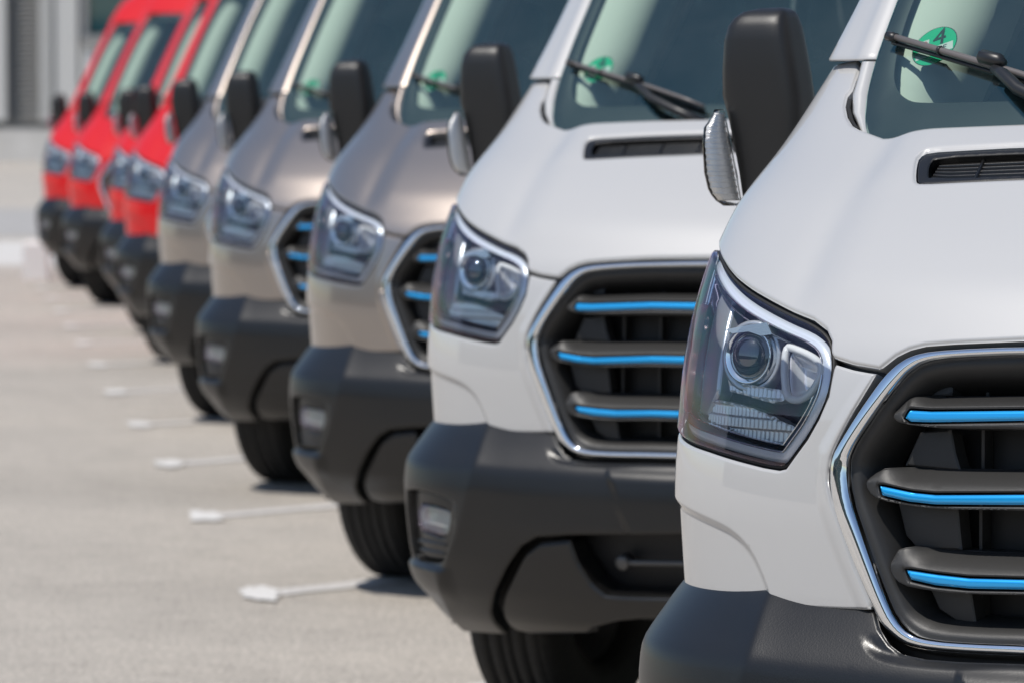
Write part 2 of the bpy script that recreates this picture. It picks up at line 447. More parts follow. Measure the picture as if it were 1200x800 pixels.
nz = add_noise(nt, 1.5, 6.); r = ramp(nt, nz.outputs[0], [(.3, (.50, .485, .465)), (.7, (.60, .585, .565))]); nt.links.new(r.outputs[0], b.inputs['Base Color'])
principled('concrete_pale', (.57, .545, .515), .9)
m, nt, b = principled('grey_asphalt', (.24, .235, .23), .9)
nz = add_noise(nt, 1.5, 6.); r = ramp(nt, nz.outputs[0], [(.3, (.33, .315, .30)), (.7, (.40, .385, .37))]); nt.links.new(r.outputs[0], b.inputs['Base Color'])
m, nt, b = principled('metal_cladding', (.56, .555, .54), .5, .1)
m, nt, b = principled('metal_dark', (.33, .325, .315), .5, .1)
m, nt, b = principled('cladding_white', (.74, .74, .73), .5)
principled('window_frame', (.25, .25, .25), .5)
m, nt, b = principled('facade_glass', (.005, .05, .065), .04, 0., 1.)

ground = kind(mesh('ground', [(-900, -900, 0), (900, -900, 0), (900, 900, 0), (-900, 900, 0)], [(0, 1, 2, 3)], 'asphalt', smooth=False))
def sheet(name, corners, mat, z, parent=ground):
    return mesh(name, [(c[0], c[1], z) for c in corners], [(0, 1, 2, 3)], mat, parent, smooth=False)
# T-ended bay lines, worn
ld = FWD*math.cos(math.radians(41))+RIGHT*math.sin(math.radians(41)); lw = np.array([-ld[1], ld[0], 0])
rowd = FWD*math.cos(math.radians(-7))+RIGHT*math.sin(math.radians(-7))
rown = np.array([rowd[1], -rowd[0], 0])
for px, py in [(505, 1010), (395, 830), (305, 697), (240, 606), (199, 544), (163, 498), (136, 460), (114, 428), (98, 403), (84, 383), (71, 365), (60, 350), (50, 338)]:
    c = np.append(ground_point(px, py), 0)
    pts_ = []
    for t_ in range(26):
        an = 2*math.pi*t_/26; rr = (abs(math.cos(an))**3+abs(math.sin(an))**3)**(-1/3)*(1+.22*random.uniform(-1, 1))
        pts_.append(c+rown*(.060*rr*math.cos(an))+rowd*(.215*rr*math.sin(an)))
    mesh('line_end_mark', [(p_[0], p_[1], .008) for p_ in pts_], [tuple(range(26))], 'road_paint', ground, smooth=False)
    a = c+ld*.04; n_ = 40; V_ = []
    for t_ in range(n_+1):                              # ragged worn edges
        e = a+ld*5.2*t_/n_; V_ += [tuple((e+lw*(.072+random.uniform(-.014, .010)))[:2])+(.004,), tuple((e-lw*(.072+random.uniform(-.014, .010)))[:2])+(.004,)]
    mesh('bay_line', V_, [(2*t_, 2*t_+1, 2*t_+3, 2*t_+2) for t_ in range(n_)], 'road_paint_worn', ground, smooth=False)
q = [pos(-60, 47.5), pos(40, 47.5), pos(40, 56.5), pos(-60, 56.5)]
sheet('concrete_strip', q, 'concrete_pale', .004)
q = [pos(-60, 59), pos(60, 59), pos(60, 76), pos(-60, 76)]
sheet('asphalt_strip', q, 'grey_asphalt', .004)

def local(u, d, z): return pos(u, d, z)
def wall_box(mb, u0, u1, d0, d1, z0, z1):
    V = [local(u, d, z) for u in (u0, u1) for d in (d0, d1) for z in (z0, z1)]
    return mb.add(V, [(0,1,3,2),(4,6,7,5),(0,4,5,1),(2,3,7,6),(0,2,6,4),(1,5,7,3)])
# grey metal hall
DB = 150.
bc = np.array(pos(-4.42, 43.6)); V_ = []
for z_, h_ in ((0, .12), (.33, .11), (.36, .09)):
    for dx_, dy_ in ((-1, -1), (1, -1), (1, 1), (-1, 1)): V_.append(tuple(bc+RIGHT*h_*dx_+FWD*h_*dy_+np.array([0, 0, z_])))
blk = mesh('concrete_block', V_, grid_faces(3, 4, True)+[(8, 9, 10, 11)], 'cladding_white', smooth=False)
tag(blk, 'low pale concrete block beside the last red van', 'block')
hall = bpy.data.objects.new('industrial_hall', None); link(hall)
tag(hall, 'grey metal industrial hall with louvred bays on a concrete plinth at the far left', 'building')
mb = MB(); wall_box(mb, -60, -13.9, DB+.6, DB+25, 0, 11); mb.build('wall', 'metal_dark', hall)
mb = MB(); wall_box(mb, -60.1, -13.85, DB-.25, DB+.55, -.05, 1.06); mb.build('plinth', 'concrete', hall)
mb = MB(); wall_box(mb, -60.2, -13.8, DB-.3, DB+25, 11.0, 11.5); mb.build('parapet', 'metal_cladding', hall)
bay = 2.3
for i in range(14):
    u1 = -13.85-bay*i
    mb = MB(); wall_box(mb, u1-.74, u1, DB-.05, DB+.58, 1.32, 10.98); mb.build('cladding_panel', 'metal_cladding', hall)
    mb = MB()                                                    # ribbed pilaster
    for k in range(70): wall_box(mb, u1-1.24, u1-.80, DB-.12-(.03), DB+.58, 1.32+k*.138, 1.32+k*.138+.09)
    wall_box(mb, u1-1.22, u1-.82, DB-.06, DB+.57, 1.30, 10.97)
    mb.build('pilaster', 'metal_cladding', hall)
    mb = MB()                                                    # louvre blades
    rot = .06
    for k in range(int(9.6/.16)):
        z = 1.36+k*.16
        V = [local(u, d, zz) for u in (u1-bay+.03, u1-1.28) for d, zz in ((DB+.25, z), (DB+.25, z+.03), (DB+.45, z+.16), (DB+.45, z+.13))]
        mb.add(V, [(0,1,2,3),(4,7,6,5),(0,4,5,1),(1,5,6,2),(2,6,7,3),(3,7,4,0)])
    mb.build('louvre', 'metal_dark', hall)
# glazed office across the yard, in front of the vans and left of the photographer: it shows as the dark band in their chrome and paint
glazed = bpy.data.objects.new('glazed_office', None); link(glazed)
tag(glazed, 'dark glazed office with vertical fins facing the vans across the yard', 'building')
gc = np.array([-38., -41., 0.]); gn = np.array([.6, .8, 0.]); ga = np.array([.8, -.6, 0.])
def gbox(a0, a1, d0, d1, z0, z1):
    V = [tuple(gc+ga*a_+gn*d_+np.array([0, 0, z_])) for a_ in (a0, a1) for d_ in (d0, d1) for z_ in (z0, z1)]
    return MB().add(V, [(0,1,3,2),(4,6,7,5),(0,4,5,1),(2,3,7,6),(0,2,6,4),(1,5,7,3)])
gbox(-60, 60, -12, -.3, 0, 8.4).build('wall', 'metal_dark', glazed)
gbox(-60.1, 60.1, -12.1, .1, 8.4, 8.9).build('parapet', 'window_frame', glazed)
for i in range(60):
    a_ = -59.9+i*2.0
    gbox(a_, a_+1.86, -.29, -.15, .4, 8.2).build('window', 'facade_glass', glazed)
    gbox(a_+1.87, a_+1.99, -.28, .10, .2, 8.35).build('fin', 'window_frame', glazed)
for z_ in (.1, 4.0, 7.9): gbox(-60, 60, -.14, -.05, z_, z_+.35).build('spandrel', 'window_frame', glazed)
# white clad office block behind it
office = bpy.data.objects.new('office_block', None); link(office)
tag(office, 'white ribbed office block with dark teal windows behind the red vans', 'building')
mb = MB(); wall_box(mb, -13.75, 70, DB+.15, DB+25, 0, 14); mb.build('wall', 'cladding_white', office)
for k in range(26):
    mb = MB(); wall_box(mb, -13.74, 70, DB-.07, DB+.14, .3+k*.14, .3+k*.14+.11); mb.build('cladding_board', 'cladding_white', office)
for zb in (4.1, 8.3):
    mb = MB(); wall_box(mb, -13.74, 70, DB-.27, DB+.14, zb-.34, zb-.05); mb.build('ledge', 'window_frame', office)
    for i in range(26):
        u = -13.55+i*3.2
        mb = MB(); wall_box(mb, u, u+2.95, DB-.03, DB+.13, zb, zb+2.9); w = mb.build('window', 'facade_glass', office)
        mb = MB()
        for a_, b_ in ((u-.06, u+.03), (u+1.42, u+1.5), (u+2.92, u+3.01)): wall_box(mb, a_, b_, DB-.13, DB+.12, zb-.04, zb+2.95)
        mb.build('frame', 'window_frame', w)

# =====================================================================
# the van: outlines are (distance round the nose from the centre line, height) in metres
# =====================================================================
LENS = [(1.06,1.283),(.997,1.2717),(.9486,1.2559),(.8937,1.2375),(.8388,1.2211),(.7743,1.2042),(.7243,1.1912),(.6786,1.1803),(.6481,1.1668),(.6318,1.1509),(.6225,1.1306),(.6192,1.11),(.6223,1.0767),(.6378,1.0427),(.6577,1.0125),(.6812,.9862),(.6971,.9686),(.7085,.965),(.7416,.967),(.8074,.9742),(.8864,.983),(.95,.988),(1.02,.9945),(1.07,1.0),(1.13,1.01),(1.16,1.05),(1.16,1.15),(1.13,1.24),(1.10,1.28)]
HOOD = [(0,1.176),(.2924,1.1688),(.4074,1.1612),(.4561,1.1566),(.4817,1.15),(.5028,1.1395),(.5198,1.1258),(.5282,1.1195),(.5766,1.1245),(.6169,1.133),(.6235,1.140),(.628,1.157),(.644,1.174),(.676,1.188),(.7243,1.1995),(.7743,1.2125),(.8388,1.2295),(.8937,1.2455),(.9486,1.264),(.997,1.280),(1.04,1.290),(1.10,1.292),(1.2,1.295),(1.27,1.36),(1.30,1.45),(1.31,1.555),(1.1,1.580),(.978,1.584),(.9237,1.588),(.8881,1.5917),(.8727,1.5793),(.8662,1.558),(.860,1.542),(.8643,1.5317),(.8555,1.516),(.8349,1.4986),(.8104,1.4849),(.7853,1.4776),(.752,1.4713),(.7262,1.467),(.6841,1.4682),(.6048,1.4717),(.4691,1.4767),(.2,1.482),(0,1.484)]
VENT = [(.6001,1.3924),(.6136,1.412),(.6201,1.4267),(.608,1.4344),(.54,1.4381),(.445,1.4431),(.20,1.450),(.175,1.447),(.15,1.412),(.16,1.402),(.41,1.3934),(.504,1.3894),(.582,1.3855),(.5937,1.3876)]
VENT_IN = [(.5875,1.4056),(.5931,1.4154),(.5922,1.4269),(.4386,1.4343),(.20,1.4415),(.185,1.436),(.175,1.412),(.18,1.408),(.4146,1.4005),(.5791,1.3946)]
CHR_O = [(0,1.163),(.2886,1.156),(.4039,1.149),(.4601,1.1424),(.4887,1.1301),(.5144,1.1077),(.5331,1.0822),(.5605,1.0445),(.584,1.0099),(.5990,.9857),(.6025,.962),(.5955,.915),(.5788,.875),(.5597,.8357),(.5318,.7832),(.5188,.7603),(.5047,.7376),(.4828,.7189),(.4592,.7087),(.4203,.7045),(.3446,.7045),(.2658,.7065),(0,.7085)]
CHR_I = [(0,1.153),(.2861,1.1464),(.4013,1.1386),(.446,1.132),(.4707,1.1191),(.4908,1.097),(.5115,1.0697),(.5445,1.025),(.5655,.9938),(.5715,.9735),(.5630,.925),(.5418,.8771),(.5246,.8376),(.5006,.7852),(.4788,.7477),(.4513,.7274),(.4127,.7215),(.3447,.7215),(.2659,.724),(0,.7265)]
BARS = [([(0,1.0405),(.2723,1.0404),(.4264,1.0364),(.4852,1.0408),(.4975,1.045),(.5007,1.053),(.4953,1.067),(.484,1.079),(.4697,1.0861),(.4318,1.094),(.2779,1.1012),(0,1.105)],
         [(0,1.0545),(.2732,1.0535),(.4347,1.045),(.470,1.0445),(.4798,1.0493),(.473,1.0612),(.4359,1.0609),(.2744,1.0681),(0,1.0695)], 1.072, 1.102),
        ([(0,.920),(.2677,.921),(.4214,.9155),(.4995,.9217),(.5317,.9284),(.5446,.9445),(.5412,.9615),(.5136,.9755),(.4427,.976),(.2698,.9815),(0,.9845)],
         [(0,.9295),(.2679,.9291),(.4216,.9228),(.4681,.9249),(.515,.9319),(.5203,.9457),(.4607,.9379),(.4221,.9364),(.2684,.9439),(0,.9455)], .951, .980),
        ([(0,.797),(.2663,.796),(.3824,.7911),(.4397,.7938),(.4788,.7981),(.496,.812),(.5005,.8355),(.4886,.8547),(.4398,.8530),(.3826,.8505),(.2666,.853),(0,.856)],
         [(0,.804),(.2663,.8036),(.3636,.7999),(.4205,.8016),(.4631,.8075),(.4709,.8211),(.4205,.8173),(.3637,.8148),(.2664,.8178),(0,.819)], .825, .853)]
FOG = [(.9818,.6063),(.8768,.6037),(.7949,.5912),(.772,.5775),(.7826,.5311),(.7993,.4941),(.8234,.4537),(.8526,.4347),(.9132,.4305),(.9906,.4287),(1.03,.44),(1.035,.595)]
FOG_LENS = [(.9766,.5645),(.8901,.5644),(.8297,.5585),(.8314,.538),(.8414,.5116),(.8604,.4973),(.9229,.5053),(.985,.5077)]
PROJ = (.8228, 1.1334)
DGUIDE = [(.7287,1.1496),(.7132,1.1481),(.6756,1.139),(.6501,1.1275),(.6443,1.1132),(.6538,1.0879),(.674,1.0704),(.6966,1.0673),(.712,1.0729),(.7216,1.1061)]
RIBLOW = [(.955,1.056),(.9093,1.059),(.8314,1.0546),(.7608,1.0412),(.6925,1.0235),(.7139,.9971),(.811,1.0046),(.8921,1.0148),(.96,1.022)]
FRIT_O = [(0,1.486),(.2,1.484),(.4859,1.4765),(.6263,1.4708),(.72,1.4674),(.7449,1.4671),(.7629,1.4694),(.7823,1.4745),(.7965,1.489),(.8048,1.509),(.8136,1.5403),(.8203,1.6009),(.8202,1.6885),(.805,2.0),(.782,2.22),(.752,2.29),(.70,2.315),(.4,2.325),(0,2.33)]
FRIT_I = [(0,1.528),(.2,1.527),(.5037,1.5229),(.6466,1.5205),(.6961,1.5202),(.7223,1.5227),(.7516,1.5366),(.7693,1.5574),(.7779,1.5819),(.7869,1.6257),(.7894,1.688),(.773,2.0),(.75,2.17),(.725,2.235),(.67,2.262),(.4,2.275),(0,2.28)]
FRIT_O = [(a_, z_-.014 if z_ < 1.48 else z_) for a_, z_ in FRIT_O]; FRIT_O = smooth_open(FRIT_O, 2); FRIT_I = smooth_open(FRIT_I, 2)
AG = table([(1.44,.752),(1.474,.7823),(1.509,.8048),(1.54,.8136),(1.60,.8203),(1.7,.820),(2.0,.805),(2.22,.783),(2.3,.772)], .008)

def q_at(fn, y, z):
    qq = np.linspace(.3, 2.6, 900); yy = fn(qq, np.full(900, z))[:, 1]; return float(np.interp(y, yy, qq))
YD = 1.12                                           # where the front wing ends on the side
ARCH = (.875, .33, .405)
def arch_y(z): return ARCH[0]-math.sqrt(max(0, ARCH[2]**2-(z-ARCH[1])**2))

SCALLOP = smooth_open([(1.3,.905),(1.05,.8975),(.95,.889),(.8386,.8732),(.7963,.8591),(.7641,.8379),(.7399,.8055),(.7253,.7767),(.7169,.7518),(.714,.70)], 2)
SCALLOP_POLY = np.concatenate([SCALLOP, [(1.3, .70)]])
def disp_nose(q, z):
    P = np.stack([np.abs(q), z], 1); d = polyline_dist(P, SCALLOP); ins = inside(P, SCALLOP_POLY)
    o = np.where(ins, -.008*sstep(d/.018), 0.)
    # flange beside the grille
    dg = dist_to(P, (np.array(CHR_O[:-1]), np.array(CHR_O[1:])))
    return o+.004*(1-sstep((dg-.012)/.02))
def disp_hood(q, z):
    a = np.abs(q); w = sstep((z-1.17)/.08)
    return w*(.009*(1-sstep((a-.62)/.11))) - w*.004*np.exp(-((a-.72)/.035)**2) + .003*sstep((z-1.36)/.05)*(1-sstep((a-.66)/.05))
RC = [(.2,.93),(.36,.87),(.4189,.8349),(.5113,.7731),(.5637,.7498),(.6255,.7271),(.6756,.7177),(.76,.7243)]
POCKET = smooth_open([(0,.693),(.2466,.6887),(.3451,.6834),(.3592,.6803),(.4152,.68),(.4731,.6826),(.5087,.6914),(.5327,.712),(.5483,.7366),(.5333,.7535),(.52,.80)], 1)
POCKET_POLY = np.concatenate([POCKET, [(0, .80)]])
PLATE = [(.52,.2867),(.54,.2957),(.6782,.358),(.70,.368)]
def disp_bumper(q, z):
    a = np.abs(q); P = np.stack([a, z], 1)
    d = a-np.interp(z, *zip(*RC)); o = .014*np.exp(-np.sqrt(d*d+.007**2)/.075)
    ins = inside(P, POCKET_POLY); o = o-np.where(ins, .008*sstep(polyline_dist(P, POCKET)/.022)*(1-sstep((z-.698)/.03)), 0)
    qp = np.interp(z, *zip(*PLATE)); o = o+.007*sstep((qp-a)/.014)*(1-sstep((z-.66)/.03))
    return o+.013*sstep((.434-z)/.014)*sstep((a-.80)/.06)*sstep((z-.33)/.08)   # ledge under the fog lamps
def V3(p): return Vector(tuple(float(x) for x in p))
PAINTED = set(); INSERTS = set()

def lathe(profile, n=48):
    """profile (r, x) turned round the x axis"""
    V = []; m = len(profile)
    for k in range(n):
        a = 2*math.pi*k/n
        V += [(x, r*math.cos(a), r*math.sin(a)) for r, x in profile]
    F = []
    for k in range(n):
        for i in range(m-1):
            F.append((k*m+i, k*m+i+1, ((k+1) % n)*m+i+1, ((k+1) % n)*m+i))
    return V, F
def loft(name, rings, mat, parent, cap=True):
    n = len(rings[0]); V = [p for r in rings for p in r]; F = grid_faces(len(rings), n, True)
    if cap: F.append(tuple(range(n-1, -1, -1))); F.append(tuple((len(rings)-1)*n+k for k in range(n)))
    return mesh(name, V, F, mat, parent)

def build_van():
    van = bpy.data.objects.new('delivery_van', None); link(van)
    def pn(o, s=PAINTED): s.add(o.data.name); return o
    W = 'paint_white'
    # ---------------------------------------------------------- bonnet
    hood = pn(panel('bonnet', SF, sym(HOOD), W, van, [smooth_loop(VENT, 1), mir(smooth_loop(VENT, 1))], step=.02, r=.006, disp=disp_hood, skirt=.02))
    for s in (1, -1):
        sg = (lambda P: P) if s > 0 else mir
        v = panel('bonnet_vent', SF, sg(inset(smooth_loop(VENT, 1), .002)), 'plastic', hood, [sg(smooth_loop(VENT_IN, 1))], step=.012, r=.002, disp=lambda q, z: disp_hood(q, z)-.0055, skirt=.02)
        VI = np.array(VENT_IN)
        panel('vent_well', SF, sg(VI), 'plastic_deep', hood, step=.03, r=.001, base=-.028, skirt=0, rim_rows=False)
        for k in range(6):
            t = (k+.5)/6
            qs = np.linspace(.182, .585, 14); zl = np.interp(qs, [.18, .4146, .5791, .5875], [1.410, 1.4005, 1.3946, 1.4]); zu = np.interp(qs, [.185, .20, .4386, .5922], [1.438, 1.4415, 1.4343, 1.4269])
            zc = zl+(zu-zl)*t; a_ = np.stack([qs*s, zc-.0016], 1); b_ = np.stack([qs*s, zc+.0016], 1)
            if s < 0: a_, b_ = a_[::-1], b_[::-1]
            ribbon('vent_slat', SF, a_, b_, 'plastic', hood, n=14, prof=((0, -.02), (0, 0), (1, .001), (1, -.012)), base=-.006, closed=False)
        for qd in (.50, .40, .30):
            a_ = np.array([(qd+.004, 1.398), (qd+.012, 1.438)]); b_ = a_-np.array([.004, 0])
            ribbon('vent_divider', SF, sg(a_), sg(b_), 'plastic', hood, n=4, prof=((0, -.02), (0, .001), (1, .001), (1, -.02)), base=-.003, closed=False)
    # ---------------------------------------------------------- front wings with lower fascia
    zq = [1.545, 1.4, 1.25, 1.1, .95, .85, .757]
    wing = [(.5315,1.1115),(.5766,1.1165),(.612,1.1235),(.6135,1.11),(.6165,1.0755),(.6325,1.040),(.6525,1.009),(.676,.982),(.693,.962),(.7085,.9585),(.7416,.9605),(.8074,.9677),(.8864,.9765),(.95,.9815),(1.02,.988),(1.07,.9935),(1.135,1.003),(1.168,1.045),(1.168,1.15),(1.14,1.245),(1.12,1.284),(1.2,1.289),(1.276,1.353),(1.307,1.445),(1.317,1.545)]
    wing += [(q_at(SF, YD, z), z) for z in zq]
    wing += [(1.30,.757),(1.13,.755),(.9296,.7535),(.8459,.7495),(.7739,.7475),(.7448,.7465),(.7169,.7525),(.6532,.7534),(.5727,.7566),(.5265,.7593),(.5250,.7656),(.5535,.820),(.579,.8769),(.5975,.9159),(.6065,.945),(.6065,.965),(.603,.985),(.594,1.004),(.579,1.031),(.5605,1.062),(.5400,1.096)]
    WF = [(SCALLOP, (-.004, 0, .004, .008, .012, .016, .02, -.008), .006), (CHR_O, (.016, .022, .028, .034), .01)]
    WF[1] = (CHR_O, [-x for x in WF[1][1]]+list(WF[1][1]), .01); WF[0] = (SCALLOP, sorted(set([-x for x in WF[0][1]]+list(WF[0][1]))), .006)
    pn(panel('front_wing', SF, wing, W, van, step=.016, r=.005, disp=disp_nose, skirt=.018, feats=WF))
    pn(panel('front_wing', SF, mir(wing), W, van, step=.016, r=.005, disp=disp_nose, skirt=.018, feats=[(mir(l), [-o for o in of], sp) for l, of, sp in WF]))
    # dark carrier behind the panel gaps
    back = [(0,.66),(1.0,.70),(1.2,.72),(1.25,1.3),(1.0,1.34),(.6,1.24),(0,1.24)]
    li = inset(smooth_loop(LENS, 1), .004); go = sym(CHR_O)
    panel('front_carrier', SF, sym(back), 'plastic_deep', van, [li, mir(li), inset(go, .004)], step=.05, r=.001, base=-.024, skirt=0, rim_rows=False)
    cw = [(0,1.44),(.70,1.435),(.80,1.445),(.87,1.47),(.915,1.55),(.915,1.585),(.86,1.58),(.83,1.53),(.78,1.485),(.72,1.475),(0,1.49)]
    panel('scuttle', SF, sym(cw), 'rubber', van, step=.03, r=.001, base=-.035, skirt=0, rim_rows=False)
    for s in (1, -1):
        hp = np.array([(.8655,1.531),(.8545,1.531),(.845,1.516),(.822,1.497),(.795,1.4825),(.8104,1.4862),(.8349,1.5),(.8555,1.517)])
        panel('bonnet_stop', SF, hp if s > 0 else mir(hp), 'rubber', van, step=.01, r=.002, base=-.006, skirt=.01)
    # ---------------------------------------------------------- bumper
    bt = [(0,.7055),(.2658,.7035),(.3446,.7015),(.42,.7015),(.4592,.7055),(.4828,.7155),(.5047,.7340),(.5188,.7535),(.530,.768),(.6532,.769),(.93,.769),(1.06,.769),(1.2,.769)]
    bs = [(q_at(SB, arch_y(z)-.02, z), z) for z in (.769, .72, .68, .62, .55, .48, .40, .33, .29, .262)]
    bb = [(.95,.262),(.80,.262),(.7167,.2655),(.7240,.2968),(.7178,.3263),(.681,.3816),(.6352,.4409),(.585,.4956),(.5406,.5186),(.4544,.5274),(.1584,.5439),(0,.548)]
    bump_poly = sym(bt+bs+bb)
    fog = smooth_loop(FOG, 1)
    rcl = [(b_, a_) for a_, b_ in RC]; of = (-.02, -.014, -.008, -.004, 0, .004, .008, .014, .02)
    pk = POCKET[:-4]
    ldg = [(.80, .428), (.9, .426), (1.2, .424)]; of2 = (-.014, -.008, -.004, 0, .004, .008)
    BFt = [(ldg, of2, .008), (mir(ldg), of2, .008), (rcl, of, .008), (mir(rcl), of, .008), (pk, of, .006), (mir(pk), of, .006)]
    bum = panel('bumper', SB, bump_poly, 'plastic', van, [fog, mir(fog)], step=.016, r=.006, disp=disp_bumper, skirt=.03, feats=BFt)
    for s in (1, -1):
        sg = (lambda P: np.asarray(P)) if s > 0 else mir
        fl = smooth_loop(FOG_LENS, 1)
        bz = panel('fog_lamp_bezel', SB, sg(inset(fog, .003)), 'plastic', bum, [sg(inset(fl, -.006))], step=.012, r=.006, disp=lambda q, z: disp_bumper(q, z)-.004-.016*sstep((np.abs(q)-.78)/.03), skirt=.02)
        panel('fog_lamp', SB, sg(fl), 'indicator_inner', bum, step=.01, r=.002, bowl=(.02, .02), base=-.022, skirt=.01)
        panel('fog_lamp_lens', SB, sg(inset(fl, -.005)), 'lamp_lens', bum, step=.02, r=.003, base=-.016, skirt=.004)
        for zc in (.478, .455):                              # ribs under the lamp
            qs = np.linspace(.842 if zc > .47 else .852, .985, 10)
            a_ = sg(np.stack([qs, np.full(10, zc-.006)], 1)); b_ = sg(np.stack([qs, np.full(10, zc+.006)], 1))
            if s < 0: a_, b_ = a_[::-1], b_[::-1]
            ribbon('bezel_rib', SB, a_, b_, 'plastic', bum, n=10, prof=((0, -.008), (.3, .006), (.7, .006), (1, -.008)), base=-.016, closed=False)
        pp, n_ = on(SB, [.955*s], [.375], .0135); bp_ = V3(pp[0]); nn = V3(n_[0])
        V, F = tube([bp_-nn*.02, bp_-nn*.0105, bp_-nn*.0095], [.010, .010, .007], 14); mesh('parking_sensor', V, F, 'rubber', bum)
    # lower valance with air opening
    vp = [(0,.336),(.26,.333),(.3545,.3191),(.4279,.2945),(.445,.2785),(.6278,.2629),(.6827,.2668),(.6941,.2836),(.6931,.3081),(.6845,.3331),(.6558,.3763),(.5817,.474),(.5396,.5003),(.4551,.5118),(.4343,.454),(.4035,.4079),(.3699,.3843),(.3272,.383),(.207,.3871),(0,.39)]
    val = panel('valance', SB, sym(vp), 'plastic', van, step=.016, r=.009, base=-.010, skirt=.06)
    ap = sym([(0,.25),(.60,.25),(.70,.27),(.72,.33),(.60,.50),(.48,.53),(.2,.555),(0,.556)])
    panel('air_opening', SB, ap, 'plastic_deep', van, step=.05, r=.001, base=-.10, skirt=0, rim_rows=False)
    qs = np.linspace(-.33, .33, 24); P, _ = on(SB, qs, np.interp(np.abs(qs), [0, .33], [.470, .4548]), -.05)
    V, F = tube(P, .0075, 10); mesh('cross_tube', V, F, 'steel_rod', val)
    for s in (1, -1):
        P, n_ = on(SB, [s*.335], [.4543], -.045); c = V3(P[0]); n_ = V3(n_[0])
        V, F = tube([c-n_*.03, c, c+n_*.004, c+n_*.005], [.018, .018, .014, .006], 18); mesh('tube_bolt', V, F, 'steel_rod', val)
    # ---------------------------------------------------------- grille
    gi = sym(CHR_I)
    gr = panel('grille', SF, inset(gi, -.004), 'plastic_deep', van, step=.04, r=.001, base=-.12, skirt=0, rim_rows=False)
    ribbon('grille_chrome', SF, smooth_loop(go, 1), smooth_loop(gi, 1), 'chrome', gr, n=320, prof=((0, -.014), (.012, .002), (.05, .0055), (.15, .0078), (.5, .0102), (.80, .0098), (.91, .0065), (.975, -.002), (1, -.016)))
    ribbon('grille_gasket', SF, inset(go, -.009), inset(go, .003), 'rubber', gr, n=320, prof=((0, -.024), (.1, -.013), (.8, -.011), (1, -.016)))
    g2 = inset(gi, .030)
    ribbon('grille_surround', SF, inset(gi, -.003), g2, 'plastic_grille', gr, n=320, prof=((0, -.012), (.15, -.010), (.45, -.016), (.8, -.05), (1, -.10)))
    for (bar, ins, z0, z1) in BARS:
        bs_ = smooth_loop(sym(bar), 1); is_ = sym(ins)
        hb = np.array(bar); kt = int(np.argmax(hb[:, 0])); tp = hb[kt:][::-1]; ib = np.array(ins); ki = int(np.argmax(ib[:, 0])); tpi = ib[ki:][::-1]; qe = hb[kt, 0]
        def dsp(q, z, tp=tp, tpi=tpi, qe=qe):
            a = np.abs(q); zt = np.interp(a, tp[:, 0], tp[:, 1]); z0_ = np.interp(a, tpi[:, 0], tpi[:, 1])+.004
            return -.050*np.clip((z-z0_)/np.maximum(zt-z0_, .012), 0, 1)**1.3*(1-.75*sstep((a-qe+.07)/.05))
        panel('grille_bar', SF, bs_, 'plastic_grille', gr, [inset(is_, -.0035, .004)], step=.009, r=.0038, disp=dsp, base=-.008, skirt=.045, seg=.006)
        t = panel('bar_trim', SF, is_, 'blue_trim', gr, step=.006, r=.0055, base=-.0085, skirt=.014, seg=.005, disp=lambda q, z: 0*q); INSERTS.add(t.data.name)
    mb = MB()
    for qd in (-.385, -.285, -.19, -.095, 0, .095, .19, .285, .385):
        for z0, z1 in ((.74, .80), (.85, .925), (.975, 1.045), (1.10, 1.15)):
            P, n_ = on(SF, [qd, qd], [z0, z1], -.10)
            for k in range(1):
                c = (P[0]+P[1])/2; mb.box(c, (.005, .03, z1-z0))
    kind(mb.build('grille_ribs', 'plastic_grille', gr), 'stuff')
    for s in (1, -1):
        for fin in ([(.505,.978),(.48,1.03),(.425,1.036),(.415,.998),(.405,.974)], [(.515,.92),(.50,.868),(.48,.85),(.40,.852),(.408,.92)], [(.462,.80),(.44,.76),(.41,.745),(.375,.742),(.385,.795)], [(.47,1.09),(.455,1.11),(.43,1.122),(.428,1.095)]):
            f_ = np.array(fin) if s > 0 else mir(fin)
            panel('grille_blank', SF, f_, 'plastic_grille', gr, step=.02, r=.003, base=-.055, skirt=.03)
    # ---------------------------------------------------------- headlamps
    lens = smooth_loop(LENS, 1)
    for s in (1, -1):
        sg = (lambda P: np.asarray(P)) if s > 0 else mir
        h = panel('headlamp', SF, sg(inset(lens, -.002)), 'lamp_black', van, step=.02, r=.002, bowl=(.05, .030), base=-.034, skirt=.0)
        panel('lamp_lens', SF, sg(lens), 'lamp_lens', h, step=.014, r=.007, disp=lambda q, z: .003+0*q, skirt=.0)
        ribbon('lamp_seal', SF, sg(inset(lens, -.0055)), sg(inset(lens, .001)), 'rubber', h, n=200, prof=((0, -.02), (.1, -.008), (.9, -.006), (1, -.06)))
        i1, i2 = inset(lens, .0045), inset(lens, .022)
        ribbon('lamp_border', SF, sg(i1), sg(i2), 'lamp_trim', h, n=260, prof=((0, -.026), (.06, -.0165), (.4, -.0145), (.85, -.0115), (.93, -.012), (.98, -.016), (1, -.045)))
        i3 = inset(lens, .031); i4 = inset(lens, .0345)
        ribbon('border_line', SF, sg(i3), sg(i4), 'chrome', h, n=260, prof=((0, -.03), (.2, -.016), (.5, -.0135), (.8, -.016), (1, -.03)))
        P, _ = on(SF, i2[:, 0]*s, i2[:, 1], -.0105); V, F = tube(P[::2], .0016, 6, True); mesh('border_bead', V, F, 'chrome', h)
        # projector
        P, n_ = on(SF, [PROJ[0]*s], [PROJ[1]], -.020); c = V3(P[0]); ax = (V3(n_[0])*.35+Vector((0, -1, 0))*.75).normalized()
        xa = ax.cross(Vector((0, 0, 1))).normalized(); ya = xa.cross(ax)
